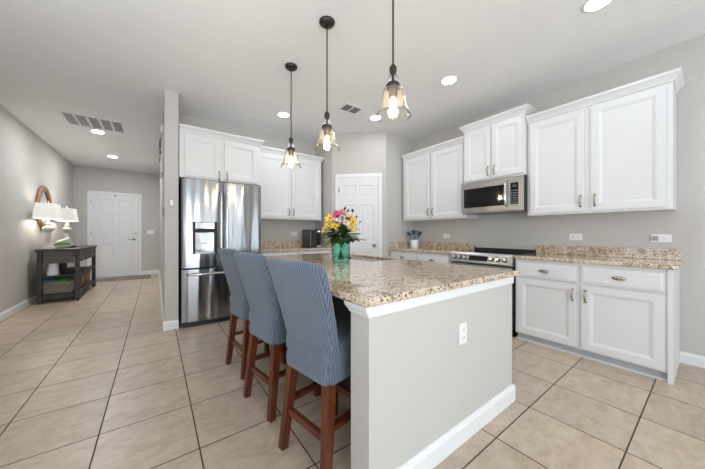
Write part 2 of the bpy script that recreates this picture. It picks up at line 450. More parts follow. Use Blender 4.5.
# pantry door, on the diagonal
PD = Vector((3.109, 3.28, 0)) + Vector((-1, 1, 0)).normalized() * .80
d = six_panel(MB(), .67, 2.10, .03).build('door_2', DOORP, kind='structure', loc=(PD.x - .018, PD.y - .018, 0.012), rotz=-PI / 4)
h = MB(); h.lathe([(.026, 0), (.026, .01), (.011, .012), (.011, .035), (.024, .042), (.029, .055), (.022, .07), (.005, .074)], (.61, 0, .95), 16, Matrix.Rotation(PI / 2, 3, 'X'))
h.build('handle', KNOB, d)
for z in (.25, 1.05, 1.85): MB().box(-.008, -.008, z, .012, 0, z + .1).build('hinge', CHROME, d)
o = struct('trim_2', casing(MB(), .67, 2.112, .06), TRIM); o.location = (PD.x, PD.y, 0); o.rotation_euler.z = -PI / 4

# ------------------------------------------------------------------ cabinets
TOE = mat('grey_toe_kick', (.42, .44, .46), .5)
DP = [(.004, .003), (.010, .004), (.024, .011), (.028, .011)]
def pull(parent, x, z, yf, vertical=True, ln=.105):
    m = MB(); hl = ln / 2
    pts = []
    for k in range(9):
        t = -1 + k / 4
        pts.append((t * hl, -(.027 - .018 * abs(t) ** 2.2)))
    P = [((x, yf + b, z + a) if vertical else (x + a, yf + b, z)) for a, b in pts]
    R = [.009, .0055, .006, .0075, .0085, .0075, .006, .0055, .009]
    m.tube(P, R, 8)
    for s in (-1, 1):
        c = (x, yf, z + s * hl) if vertical else (x + s * hl, yf, z)
        m.lathe([(.010, 0), (.010, .004), (.006, .012)], c, 10, Matrix.Rotation(PI / 2, 3, 'X'))
    return m.build('handle', NICKEL, parent)
def cup_pull(parent, x, z, yf):
    m = MB()
    rings = []
    for k in range(7):
        a = PI * k / 6
        r = .014 * math.sin(a) + .003
        rings.append([(x - .045 * math.cos(a), yf - .006 - r * (.5 + .5 * math.cos(q)) * 1.1, z + r * math.sin(q)) for q in [2 * PI * i / 10 for i in range(10)]])
    m.loops(rings, smooth=True)
    return m.build('handle', NICKEL, parent)
def cab_door(parent, x0, x1, z0, z1, t=.02, fr=.058, handle=None, hz=None):
    m = MB().panel(x0, x1, z0, z1, -t, t - .001, [(x0 + fr, x1 - fr)], [(z0 + fr, z1 - fr)], DP)
    d = m.build('door', CAB, parent)
    if handle: pull(d, x0 + .03 if handle == 'l' else x1 - .03, hz, -t)
    return d
def crown(mb, w, dep, z0, prof, left=1, right=1):
    rings = []
    for p, z in prof:
        rings.append([(-p * left, -p, z0 + z), (w + p * right, -p, z0 + z), (w + p * right, dep, z0 + z), (-p * left, dep, z0 + z)])
    return mb.loops(rings)
CROWN = [(0.004, 0), (.012, .006), (.014, .018), (.03, .042), (.045, .058), (.048, .064), (.048, .082)]
def wall_cabinet(label, loc, rotz, w, dep, h, doors, hz=.10, ch=.085, left=1, right=1, group=None, bottom_lip=True):
    t = thing('wall_cabinet', label, 'kitchen cabinet', loc, rotz, group)
    MB().box(0, 0, 0, w, dep, h).build('body', CAB, t)
    k = ch / .085
    crown(MB(), w, dep, h - .012, [(p, z * k) for p, z in CROWN], left, right).build('crown_molding', CAB, t)
    for (a, b, s) in doors: cab_door(t, a, b, .022, h - .03, handle=s, hz=.022 + hz)
    return t
RZ = -PI / 2   # a unit on the right wall faces -X
XU = 3.48
G = XR - XU - .002
wall_cabinet('big white two-door wall cabinet right of the microwave, above the right-hand counter', (XU, 1.298, 1.365), RZ, 1.085, G, 1.075,
             [(.03, .515, 'r'), (.565, 1.052, 'l')], left=0)
t = wall_cabinet('short white two-door cabinet raised above the stainless microwave', (3.43, 2.062, 1.845), RZ, .757, XR - 3.43 - .002, .715,
             [(.018, .368, 'r'), (.389, .739, 'l')], hz=.09)
wall_cabinet('white two-door wall cabinet between the microwave and the pantry corner', (XU, 3.235, 1.375), RZ, 1.165, G, 1.07,
             [(.05, .575, 'r'), (.60, 1.135, 'l')], right=0, left=0)
# back wall: cabinet over the fridge, and pair beside it
wall_cabinet('white two-door cabinet above the stainless refrigerator', (.232, 3.93, 1.862), 0, .99, YB - 3.93 - .002, .575,
             [(.055, .475, 'r'), (.51, .945, 'l')], hz=.045, left=0)
wall_cabinet('white two-door wall cabinet above the coffee maker, right of the refrigerator', (1.235, 4.225, 1.395), 0, 1.17, YB - 4.225 - .002, 1.06,
             [(.02, .575, 'r'), (.595, 1.15, 'l')], left=0)

def base_cabinet(label, loc, rotz, w, dep, h, bays, dr=.15, toe=.075):
    t = thing('base_cabinet', label, 'kitchen cabinet', loc, rotz)
    MB().box(0, 0, toe, w, dep, h).build('body', CAB, t)
    MB().box(.01, .03, 0, w - .01, dep, toe).build('toe_kick', TOE, t)
    for (a, b, s) in bays:
        d = MB().panel(a, b, h - .03 - dr, h - .03, -.02, .019, [(a + .012, b - .012)], [(h - .03 - dr + .012, h - .042)], [(.006, -.003), (.012, -.003)]).build('drawer', CAB, t)
        cup_pull(d, (a + b) / 2, h - .03 - dr / 2, -.022)
        cab_door(t, a, b, toe + .018, h - .052 - dr, handle=s, hz=h - .052 - dr - .10)
    return t
HB = .883
t = base_cabinet('white base cabinet with two drawers and two doors on the right of the range', (3.20, 1.312, 0), RZ, 1.112, XR - 3.20 - .002, HB, [(.02, .535, 'r'), (.57, 1.075, 'l')])
MB().box(1.090, -.012, 0.0, 1.118, XR - 3.20 - .004, HB - .002).build('end_panel', CAB, t)
m = MB(); m.box(.0, .018, 0, 1.09, .0295, .018); m.build('toe_molding', CAB, t)
base_cabinet('white base cabinet under the utensil crock, left of the range', (3.20, 3.272, 0), RZ, 1.155, XR - 3.20 - .002, HB, [(.02, .56, 'r'), (.595, 1.135, 'l')])
base_cabinet('white base cabinet under the coffee maker, right of the refrigerator', (1.235, 3.955, 0), 0, 1.213, YB - 3.955 - .002, HB, [(.03, .59, 'r'), (.625, 1.185, 'l')])

def rounded_slab(mb, x0, y0, x1, y1, z0, z1, r, corners, e=.006):
    """counter slab; corners = set of rounded corner keys"""
    pts = []
    for key, cx, cy, a0 in (('ll', x0, y0, PI), ('lr', x1, y0, 1.5 * PI), ('ur', x1, y1, 0), ('ul', x0, y1, .5 * PI)):
        if key in corners:
            sx = 1 if key[1] == 'l' else -1; sy = 1 if key[0] == 'l' else -1
            for k in range(6):
                a = a0 + PI / 2 * k / 5
                pts.append((cx + sx * r + r * math.cos(a), cy + sy * r + r * math.sin(a)))
        else: pts.append((cx, cy))
    c = ((x0 + x1) / 2, (y0 + y1) / 2)
    def ring(m, z): return [(x + (m if x < c[0] else -m), y + (m if y < c[1] else -m), z) for x, y in pts]
    return mb.loops([ring(e, z0), ring(0, z0 + e), ring(0, z1 - e), ring(e, z1)])
ZT = .917
t = thing('countertop', 'granite countertop on the base cabinet right of the range', 'countertop', (0, 0, 0))
rounded_slab(MB(), 3.165, .165, XR - .002, 1.318, HB + .001, ZT, .05, {'ll'}).build('slab', GRAN, t)
MB().box(XR - .022, .19, ZT, XR - .002, 1.318, ZT + .102, .003).build('backsplash', GRAN, t)
t = thing('countertop', 'granite countertop under the utensil crock, left of the range', 'countertop', (0, 0, 0))
rounded_slab(MB(), 3.165, 2.108, XR - .002, 3.276, HB + .001, ZT, .05, set()).build('slab', GRAN, t)
m = MB(); m.box(XR - .022, 2.108, ZT, XR - .002, 3.256, ZT + .102, .003); m.box(3.18, 3.257, ZT, XR - .003, 3.277, ZT + .102, .003); m.build('backsplash', GRAN, t)
t = thing('countertop', 'granite countertop under the coffee maker, right of the refrigerator', 'countertop', (0, 0, 0))
rounded_slab(MB(), 1.23, 3.92, 2.449, YB - .002, HB + .001, ZT, .05, set()).build('slab', GRAN, t)
m = MB(); m.box(1.23, YB - .022, ZT, 2.428, YB - .002, ZT + .115, .003); m.box(2.43, 3.95, ZT, 2.450, YB - .003, ZT + .115, .003); m.build('backsplash', GRAN, t)

# ------------------------------------------------------------------ island
t = thing('kitchen_island', 'kitchen island with a greige end wall, white molding and granite overhang', 'kitchen island', (.704, .843, 0))
IW, IT = 1.296, .127
MB().box(0, 0, 0, IW, IT, .858).build('end_wall', WALL, t)
m = MB(); m.box(.42, IT, .1, .44, 2.16, .858); m.box(IW - .02, IT, .1, IW, 2.16, .858); m.box(.42, 2.14, .1, IW, 2.16, .858); m.box(.44, IT, 0, IW - .06, 2.12, .1)
m.build('cabinet_body', CAB, t)
MB().box(.412, IT, 0, .419, 2.16, .858).build('seating_side_panel', ISLDARK, t)  # thin near-black sheet covering the seating side below the overhang
for k in range(4):
    a = IT + .02 + k * .5
    MB().panel(a, a + .48, .12, .84, -.02, .019, [(a + .058, a + .422)], [(.178, .782)], DP).build('door', CAB, t, mtx=Matrix.Translation((IW, 0, 0)) @ Matrix.Rotation(PI / 2, 4, 'Z'))
m = MB()
rings = []
for p, z in [(.001, .812), (.006, .814), (.008, .822), (.018, .838), (.022, .846), (.022, .861)]:
    f_ = min(p, .008)
    rings.append([(-p, -f_, z), (IW + f_, -f_, z), (IW + f_, IT + p, z), (-p, IT + p, z)])
m.loops(rings).build('molding', TRIM, t)
m = MB(); pr = [(0, 0), (.016, 0), (.016, .085), (.010, .1), (.006, .112), (0, .112)]
m.loops([[(-.0, -d, z) for d, z in pr], [(IW, -d, z) for d, z in pr]])
m.loops([[(IW + d, -.016, z) for d, z in pr], [(IW + d, IT, z) for d, z in pr]])
m.build('baseboard', TRIM, t)
# granite top with a cut-out for the sink
SX0, SX1, SY0, SY1 = 1.60, 1.985, 1.90, 2.70
m = MB(); X0, X1, Y0, Y1, Z0, Z1 = .662, 2.045, .812, 3.09, .866, .90
xs = [X0, SX0, SX1, X1]; ys = [Y0, SY0, SY1, Y1]; e = .007
for z, s in ((Z0, 0), (Z1, 1)):
    pass
def cell(i, j):
    def cx(k): return xs[k] + (e if k == 0 else -e if k == 3 else 0)
    def cy(k): return ys[k] + (e if k == 0 else -e if k == 3 else 0)
    for z in (Z0, Z1):
        m.f([m.v((cx(i), cy(j), z)), m.v((cx(i + 1), cy(j), z)), m.v((cx(i + 1), cy(j + 1), z)), m.v((cx(i), cy(j + 1), z))])
for i in range(3):
    for j in range(3):
        if (i, j) != (1, 1): cell(i, j)
def side_strip(axis, k, sgn):
    arr = ys if axis == 'x' else xs
    for q in range(3):
        a, b = arr[q], arr[q + 1]
        ea = e if q == 0 else 0; eb = e if q == 2 else 0
        prof = [(e, Z0), (0, Z0 + e), (0, Z1 - e), (e, Z1)]
        for (d0, z0), (d1, z1) in zip(prof, prof[1:]):
            def P(s, d, z):
                if s == 0: c = a + (min(d, e) if q == 0 else 0)
                else: c = b - (min(d, e) if q == 2 else 0)
                o_ = k - sgn * d
                return (o_, c, z) if axis == 'x' else (c, o_, z)
            m.f([m.v(P(0, d0, z0)), m.v(P(1, d0, z0)), m.v(P(1, d1, z1)), m.v(P(0, d1, z1))])
side_strip('x', X0, -1); side_strip('x', X1, 1); side_strip('y', Y0, -1); side_strip('y', Y1, 1)
for a, b in (((SX0, SY0), (SX1, SY0)), ((SX1, SY0), (SX1, SY1)), ((SX1, SY1), (SX0, SY1)), ((SX0, SY1), (SX0, SY0))):
    m.f([m.v((*a, Z0)), m.v((*b, Z0)), m.v((*b, Z1)), m.v((*a, Z1))])
bmesh.ops.remove_doubles(m.bm, verts=m.bm.verts, dist=1e-5)
m.build('island_countertop', GRAN, label='large granite countertop of the island, with a sink cut-out', cat='countertop')
t = thing('sink', 'undermount kitchen sink let into the island countertop', 'sink', (0, 0, 0))
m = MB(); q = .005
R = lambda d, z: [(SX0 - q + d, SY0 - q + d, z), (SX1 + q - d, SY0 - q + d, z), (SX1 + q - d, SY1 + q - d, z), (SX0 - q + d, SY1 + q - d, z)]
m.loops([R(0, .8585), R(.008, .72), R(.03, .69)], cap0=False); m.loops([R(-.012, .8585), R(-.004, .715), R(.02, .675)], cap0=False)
m.build('basin', mat('dark_brown_basin', (.10, .065, .04), .35), t)  # basin coloured dark brown to deepen the band inside the cut-out
MB().lathe([(.045, .691), (.045, .694), (.03, .694), (.028, .692)], (1.79, 2.3, 0), 16).build('drain', CHROME, t)

def outlet(label, loc, rotz, w=.072, h=.116, kind='outlet', group=None):
    o = thing('wall_outlet' if kind == 'outlet' else 'light_switch', label, 'outlet' if kind == 'outlet' else 'switch', loc, rotz, group)
    MB().box(-w / 2, -.006, -h / 2, w / 2, -.0005, h / 2, .002).build('plate', PLASTIC, o)
    hor = w > h
    if kind == 'outlet':
        for s in (-1, 1):
            c = (s * .022, 0) if hor else (0, s * .022)
            m = MB(); m.box(c[0] - .016, -.0085, c[1] - .014, c[0] + .016, -.006, c[1] + .014, .001); r = m.build('receptacle', PLASTIC, o)
            m = MB()
            for dx in (-.006, .006): m.box(c[0] + dx - .0012, -.0090, c[1] - .003, c[0] + dx + .0012, -.0085, c[1] + .006)
            m.box(c[0] - .002, -.0090, c[1] - .010, c[0] + .002, -.0085, c[1] - .006)
            m.build('slots', DARK, r)
    else:
        n = 1 if w < .1 else 2
        for k in range(n):
            cx = (k - (n - 1) / 2) * .046
            MB().box(cx - .016, -.010, -.033, cx + .016, -.006, .033, .002).build('rocker', PLASTIC, o)
    return o
outlet('white outlet on the greige end wall of the island', (1.384, .8425, .601), 0)
outlet('white outlet on the right wall above the counter, just right of the range', (XR, .936, 1.122), RZ, .116, .074)
o = outlet('white outlet with a plugged-in adapter, on the wall near the counter\'s right end', (XR, .305, 1.115), RZ, .13, .074)
MB().box(-.05, -.03, -.02, -.018, -.006, .02, .003).build('plug_adapter', GREY, o)
outlet('white outlet above the counter beside the utensil crock', (XR, 2.60, 1.12), RZ, .116, .074)
outlet('white outlet on the back wall above the counter, left of the coffee maker', (2.03, YB, 1.155), 0, .116, .074)
outlet('white light switch low on the wall right of the front door', (-.126, YE, 1.20), 0, .16, .11, 'switch')
o = outlet('greige light switch on the end of the wall left of the refrigerator', (.152, 3.907, 1.535), 0, .075, .12, 'switch')
for c in o.children:
    if c.name.startswith('plate'): c.data.materials[0] = mat('greige_plate', (.50, .475, .44), .4)

# ------------------------------------------------------------------ refrigerator
t = thing('refrigerator', 'stainless steel french-door refrigerator with a water dispenser', 'refrigerator', (.246, 3.83, 0))
FW = .962
MB().box(0, .075, .05, FW, .70, 1.815).build('body', DARK, t)
def bowed(mb, x0, x1, z0, z1, y0, bow, dep, n=14, holes=None):
    """front panel with a softly convex face; edges rounded"""
    rings = []
    zs = [z0, z0 + .006] + [z0 + (z1 - z0) * k / 8 for k in range(1, 8)] + [z1 - .006, z1]
    for z in zs:
        in_ = .006 if z in (z0, z1) else 0
        fr = []
        for k in range(n + 1):
            u = -1 + 2 * k / n
            x = x0 + (x1 - x0) * k / n
            ed = .012 * max(0, (abs(u) - .94) / .06) ** 2
            fr.append((x, y0 - bow * (1 - u * u) + ed + in_, z))
        rings.append(fr + [(x1, y0 + dep, z), (x0, y0 + dep, z)])
    return mb.loops(rings)
def arch_handle(p, a, b, out=.05, r=.014, m=CHROME):
    a = Vector(a); b = Vector(b); n = Vector((0, -out, 0))
    q = MB().tube([a, a + n * .55 + (b - a) * .012, a + n * .95 + (b - a) * .05, a + n + (b - a) * .2, a + n * 1.06 + (b - a) * .5, a + n + (b - a) * .8, a + n * .95 + (b - a) * .95, a + n * .55 + (b - a) * .988, b], r, 10)
    return q.build('handle', m, p)
mid = .468
# left door, with a real recess for the dispenser: four bowed pieces around the opening share one mesh
DX0, DX1, DZ0, DZ1 = .118, .392, .905, 1.305
def bow_y(x, x0, x1, bow): 
    u = (x - x0) / (x1 - x0) * 2 - 1
    return -bow * (1 - u * u) + .012 * max(0, (abs(u) - .94) / .06) ** 2
def holed_door():
    m = MB()
    x0, x1, z0, z1, bow, dep = 0.004, mid - .003, .735, 1.835, .014, .07
    xs = sorted({DX0, DX1, *[x0 + (x1 - x0) * k / 16 for k in range(17)]}); zs = [z0, DZ0, DZ1, z1]
    V = {}
    def vv(x, z):
        k = (round(x, 5), round(z, 5))
        if k not in V: V[k] = m.v((x, bow_y(x, x0, x1, bow), z))
        return V[k]
    for a, b in zip(xs, xs[1:]):
        for c, d_ in zip(zs, zs[1:]):
            if DX0 <= a < DX1 - 1e-6 and c == DZ0: continue
            m.f([vv(a, c), vv(b, c), vv(b, d_), vv(a, d_)], True)
    for z, c in ((z0, 0), (z1, 1)):
        ring = [m.v((x, bow_y(x, x0, x1, bow), z)) for x in xs] + [m.v((x1, dep, z)), m.v((x0, dep, z))]
        m.f(ring)
    for x in (x0, x1): m.f([m.v((x, bow_y(x, x0, x1, bow), z0)), m.v((x, dep, z0)), m.v((x, dep, z1)), m.v((x, bow_y(x, x0, x1, bow), z1))])
    m.f([m.v((x0, dep, z0)), m.v((x1, dep, z0)), m.v((x1, dep, z1)), m.v((x0, dep, z1))])
    inner = [x for x in xs if DX0 - 1e-6 <= x <= DX1 + 1e-6]
    yb = .05
    for z in (DZ0, DZ1):
        for a, b in zip(inner, inner[1:]):
            m.f([m.v((a, bow_y(a, x0, x1, bow), z)), m.v((b, bow_y(b, x0, x1, bow), z)), m.v((b, yb, z)), m.v((a, yb, z))])
    for x in (DX0, DX1): m.f([m.v((x, bow_y(x, x0, x1, bow), DZ0)), m.v((x, yb, DZ0)), m.v((x, yb, DZ1)), m.v((x, bow_y(x, x0, x1, bow), DZ1))])
    m.f([m.v((DX0, yb, DZ0)), m.v((DX1, yb, DZ0)), m.v((DX1, yb, DZ1)), m.v((DX0, yb, DZ1))])
    return m
d1 = holed_door().build('door', FRIDGE, t)
dp = MB().box(DX0 + .001, .03, DZ0 + .001, DX1 - .001, .048, DZ1 - .001).build('dispenser_cavity', CHROME, d1)
m = MB(); m.box(DX0 + .001, -.006, DZ0 + .001, DX0 + .03, .029, DZ1 - .001); m.box(DX1 - .03, -.006, DZ0 + .001, DX1 - .001, .029, DZ1 - .001); m.box(DX0 + .03, -.004, 1.17, DX1 - .03, .029, 1.215)
m.build('dispenser_frame', DARK, d1)
MB().box(DX0 + .03, -.022, 1.215, DX1 - .03, .029, DZ1 - .004, .008).build('control_panel', CHROME, d1)
MB().box(.215, -.002, 1.03, .295, .029, 1.165, .005).build('dispenser_paddle', STEEL, d1)
MB().box(DX0 + .03, -.010, DZ0 + .001, DX1 - .03, .029, DZ0 + .02, .002).build('drip_tray', STEEL, d1)
d2 = bowed(MB(), mid + .003, FW - .004, .735, 1.835, 0, .014, .07).build('door', FRIDGE, t, smooth=False)
arch_handle(d1, (mid - .035, -.002, .80), (mid - .035, -.002, 1.70)); arch_handle(d2, (mid + .035, -.002, .80), (mid + .035, -.002, 1.70))
dr = bowed(MB(), .004, FW - .004, .065, .72, 0, .012, .07).build('freezer_drawer', FRIDGE, t)
arch_handle(dr, (.06, -.004, .655), (FW - .06, -.004, .655))
MB().box(.02, .03, 0, FW - .02, .68, .05).build('base_grille', BLACK, t)
for x in (.02, FW - .10): MB().box(x, .02, 1.836, x + .08, .12, 1.85, .004).build('hinge_cover', DARK, t)

# ------------------------------------------------------------------ microwave
t = thing('microwave', 'stainless over-the-range microwave with a black glass door', 'microwave', (3.365, 2.064, 1.43), RZ)
MW, MH = .764, .398
MB().box(0, .03, 0, MW, XR - 3.365 - .005, MH).build('body', DARK, t)
d = MB().panel(0.0, .60, .0, MH, 0, .029, [(.03, .575)], [(.065, .325)], [(.003, .004), (.006, .004)]).build('door', STEEL, t)
MB().box(.037, .0005, .072, .568, .0035, .318).build('window', BLACKG, d)
q = MB(); q.tube([(.588, -.004, .055), (.588, -.035, .075), (.588, -.045, .13), (.588, -.048, .2), (.588, -.045, .27), (.588, -.035, .325), (.588, -.004, .345)], .013, 10); q.build('handle', CHROME, d)
d = MB().box(.602, 0, 0, MW, .029, MH, .002).build('control_panel', STEEL, t)
MB().box(.628, -.002, .075, .715, 0, .325).build('touchpad', BLACKG, d)
for i in range(4):
    for j in range(6): MB().box(.639 + i * .019, -.0028, .09 + j * .028, .646 + i * .019, -.002, .096 + j * .028).build('button', PLASTIC, d)
MB().box(.645, -.0028, .276, .695, -.002, .298).build('display', mat('dim_display', (.10, .11, .12), .2), d)
MB().box(.04, .05, -.006, MW - .04, .30, 0).build('vent_grille', GREY, t)

# ------------------------------------------------------------------ range
t = thing('range', 'stainless slide-in range with front knobs and black glass cooktop', 'range', (3.155, 2.097, 0), RZ)
W = .772
MB().box(.004, .055, .09, W - .004, XR - 3.155 - .03, .895).build('body', DARK, t)
MB().box(.0, .045, .896, W, XR - 3.155 - .06, .920, .004).build('cooktop', BLACKG, t)
MB().box(0, XR - 3.155 - .06, .896, W, XR - 3.155 - .004, .958, .004).build('back_guard', BLACK, t)
m = MB(); pr = [(.06, .785), (-.012, .795), (-.02, .81), (.008, .905), (.022, .921), (.06, .921)]
m.loops([[(0, a, b) for a, b in pr], [(W, a, b) for a, b in pr]])
cp = m.build('control_panel', STEEL, t)
nrm = Vector((0, -.095, .028)).normalized(); M3 = Vector((0, 0, 1)).rotation_difference(nrm).to_matrix()
MB().box(-.115, -.03, 0, .115, .03, .002).build('display', BLACKG, cp, mtx=Matrix.Translation((.385, -.0055, .858)) @ M3.to_4x4() @ Matrix.Rotation(0, 4, 'Z'))
for x in (.075, .145, .215, .545, .62, .695):
    k = MB().lathe([(.030, 0), (.030, .006), (.025, .009), (.024, .03), (.020, .034)], (x, -.0055, .858), 18, M3).build('knob', KNOB, t)
    MB().lathe([(.0172, .0341), (.0172, .036), (.012, .0365)], (x, -.0055, .858), 18, M3).build('cap', CHROME, k)
d = MB().box(.006, 0, .27, W - .006, .054, .778, .004).build('oven_door', STEEL, t)
MB().box(.10, -.002, .36, W - .10, 0, .66).build('window', BLACKG, d)
q = MB(); q.tube([(.06, 0, .735), (.06, -.05, .735), (.10, -.055, .735), (W - .10, -.055, .735), (W - .06, -.05, .735), (W - .06, 0, .735)], .012, 8); q.build('handle', CHROME, d)
MB().box(.006, 0.004, .09, W - .006, .054, .262, .004).build('warming_drawer', STEEL, t)
MB().box(.02, .06, 0, W - .02, .5, .09).build('base', BLACK, t)

# ------------------------------------------------------------------ stools
def stool(label, loc, rot):
    t = thing('bar_stool', label, 'bar stool', loc, rot, 'covered stools along the island')
    # backrest: closed rounded loops from hem to top
    rings = []
    H0, H1 = .455, 1.035
    for k in range(15):
        s = k / 14; z = H0 + (H1 - H0) * s
        cxr = -.135 - .150 * s ** 1.35
        wd = .166 + .072 * s ** .7 - (.0 if s < .93 else .010 * ((s - .93) / .07) ** 2)
        th = .078 - .022 * s
        curve = .030
        if k == 14: th *= .55
        ring = []
        n = 12
        for i in range(n + 1):
            u = -1 + 2 * i / n
            lift = (.020 * (abs(u) ** 2) - .012 * max(0, (abs(u) - .85) / .15) ** 2) * s ** 4
            ring.append((cxr + curve * u * u * (.4 + .6 * s) + .014 * max(0, (abs(u) - .8) / .2) ** 2, wd * u, z + lift))
        for i in range(n + 1):
            u = 1 - 2 * i / n
            lift = (.020 * (abs(u) ** 2) - .012 * max(0, (abs(u) - .85) / .15) ** 2) * s ** 4
            ring.append((cxr + th + curve * u * u * (.4 + .6 * s) - .014 * max(0, (abs(u) - .8) / .2) ** 2, wd * u, z + lift))
        rings.append(ring)
    MB().loops(rings).build('backrest', FABRIC, t, smooth=True, sub=1)
    rings = []
    def rr(m, z, x0=-.16, x1=.215, w=.18, c=.045):
        x0 += m; x1 -= m; w -= m; out = []
        for sx, sy, a0 in ((x1 - c, w - c, 0), (x0 + c, w - c, .5), (x0 + c, -w + c, 1), (x1 - c, -w + c, 1.5)):
            for k in range(5):
                a = (a0 + k / 8) * PI
                out.append((sx + c * math.cos(a), sy + c * math.sin(a), z))
        return out
    wv = lambda m, z: rr(m, z)
    MB().loops([rr(.004, .456), rr(0, .462), rr(-.003, .50), rr(.003, .53), rr(-.004, .57), rr(-.002, .605), rr(.010, .632), rr(.035, .645)]).build('seat', FABRIC, t, smooth=True)
    for s in (-1, 1):
        MB().beam((-.105, .142 * s, .60), (-.165, .175 * s, 0), .052, .038, (1, 0, 0)).build('leg', CHERRY, t)
        MB().beam((.185, .150 * s, .60), (.198, .170 * s, 0), .048, .036, (1, 0, 0)).build('leg', CHERRY, t)
        MB().beam((-.137, .164 * s, .255), (.19, .162 * s, .255), (.022, .036)).build('stretcher', CHERRY, t)
    MB().beam((-.142, -.166, .205), (-.142, .166, .205), (.022, .036), up=(0, 0, 1)).build('stretcher', CHERRY, t)
    MB().beam((.193, -.163, .20), (.193, .163, .20), (.022, .036), up=(0, 0, 1)).build('footrest', CHERRY, t)
    return t
stool('blue ribbed slipcovered bar stool nearest the greige end wall of the island', (.748, 1.245, 0), math.radians(10))
stool('blue ribbed slipcovered bar stool, the middle one of three along the island', (.712, 1.835, 0), math.radians(9))
stool('blue ribbed slipcovered bar stool closest to the refrigerator', (.705, 2.43, 0), math.radians(7))

# ------------------------------------------------------------------ pendant lights
def pendant(label, x, y):
    t = thing('pendant_light', label, 'pendant light', (x, y, 0), 0, 'glass pendants above the island')
    MB().lathe([(.02, ZC - .035), (.045, ZC - .028), (.062, ZC - .012), (.064, ZC)], n=24).build('canopy', BRONZE, t)
    MB().tube([(0, 0, ZC - .03), (0, 0, 2.13)], .0055, 8).build('stem', BRONZE, t)
    MB().lathe([(.006, 2.155), (.013, 2.145), (.021, 2.135), (.022, 2.11), (.017, 2.10), (.02, 2.095), (.016, 2.088)], n=18).build('socket_cap', BRONZE, t)
    g = MB(); g.lathe([(.012, 2.088), (.028, 2.08), (.035, 2.064), (.028, 2.047), (.012, 2.04)], n=18, cap=True); g.build('glass_neck', CLEAR, t)
    MB().tube([(0, 0, 2.089), (0, 0, 2.035)], .005, 8).build('inner_rod', BRONZE, t)
    MB().lathe([(.012, 2.045), (.036, 2.037), (.043, 2.025), (.043, 2.012), (.03, 2.004), (.026, 1.985), (.025, 1.955), (.018, 1.953)], n=20).build('socket', BRONZE, t)
    out = [(.046, 2.012), (.058, 2.0), (.066, 1.97), (.071, 1.935), (.079, 1.90), (.092, 1.868), (.107, 1.845)]
    inn = [(r - .0028, z - .0005) for r, z in out][::-1]
    m = MB(); m.lathe(out + inn + [(.0440, 2.0115)], n=40, cap=False)
    m.build('shade', PGLASS, t)
    bp = [(.013, 1.956), (.016, 1.94), (.024, 1.91), (.030, 1.885), (.0305, 1.868), (.025, 1.848), (.014, 1.836), (.002, 1.832)]
    b = MB().lathe(bp, n=20).build('bulb', BULB, t)
    m = MB()
    for k in range(6):
        a = 2 * PI * k / 6
        m.tube([(.004 * math.cos(a), .004 * math.sin(a), 1.935), (.013 * math.cos(a + .3), .013 * math.sin(a + .3), 1.90), (.013 * math.cos(a + .5), .013 * math.sin(a + .5), 1.868), (.005 * math.cos(a + 1), .005 * math.sin(a + 1), 1.85)], .0028, 6)
    m.build('filament', BULBGLOW, b)
    return t
pendant('glass bell pendant over the near end of the island, above the outlet wall', 1.12, 1.122)
pendant('glass bell pendant, the middle one of three above the island', 1.12, 1.873)
pendant('glass bell pendant over the far end of the island, in front of the cabinets', 1.12, 2.59)

# ------------------------------------------------------------------ ceiling lamps and vents
def can(label, x, y, r=.075, lit=CANLIGHT):
    t = thing('recessed_light', label, 'ceiling light', (x, y, ZC), 0, 'round recessed ceiling lights')
    MB().lathe([(r, -.0005), (r + .022, -.0005), (r + .022, -.004), (r + .012, -.009), (r, -.009)], n=32, cap=False).build('trim_ring', TRIM, t)
    MB().lathe([(r - .0005, -.0015), (r - .0005, -.007)], n=32).build('diffuser', lit, t)
can('round recessed light cut by the photo\'s top edge, above the big right-hand cabinet', 2.645, .52)
can('round recessed light between the near pendant and the microwave cabinet', 2.645, 1.773)
can('round recessed light seen just beside the near pendant\'s glass', 2.62, 2.99)
can('round recessed light left of the middle pendant, toward the refrigerator', 1.484, 3.70)
can('round recessed light beside the large hallway vent', -.788, 6.17, lit=CANHALL)
can('round recessed light nearest the front door', -.783, 7.98, lit=CANHALL)
t = thing('return_air_vent', 'large white return air grille of five panels in the hallway ceiling', 'vent', (-1.11, 5.44, ZC))
VW, VD = .70, .55
m = MB(); m.box(-.02, -.02, -.010, VW + .02, .03, -.0005); m.box(-.02, VD - .03, -.010, VW + .02, VD + .02, -.0005)
for k in range(6): c = k * (VW - .03) / 5; m.box(c - .0 + (0 if k else -.02), .03, -.010, c + .03 + (0.02 if k == 5 else 0), VD - .03, -.0005)
m.build('frame', TRIM, t)
m = MB()
for k in range(24): y = .035 + k * (VD - .075) / 23; m.box(.0, y, -.006, VW, y + .010, -.003)
m.build('louvers', mat('vent_grey', (.42, .42, .42), .6), t)
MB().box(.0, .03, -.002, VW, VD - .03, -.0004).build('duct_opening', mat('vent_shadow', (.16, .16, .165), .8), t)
t = thing('supply_vent', 'small white two-section supply vent in the kitchen ceiling', 'vent', (2.165, 2.985, ZC), 0)
m = MB(); m.box(-.15, -.11, -.007, .15, -.085, -.0005); m.box(-.15, .085, -.007, .15, .11, -.0005); m.box(-.15, -.085, -.007, -.125, .085, -.0005); m.box(.125, -.085, -.007, .15, .085, -.0005); m.box(-.01, -.085, -.007, .01, .085, -.0005)
m.build('frame', TRIM, t)
m = MB()
for k in range(7):
    y = -.08 + k * .0245
    m.box(-.125, y, -.005, -.01, y + .008, -.003); m.box(.01, y, -.005, .125, y + .008, -.003)
m.build('louvers', GREY, t)
MB().box(-.125, -.085, -.002, .125, .085, -.0004).build('duct_opening', DARK, t)

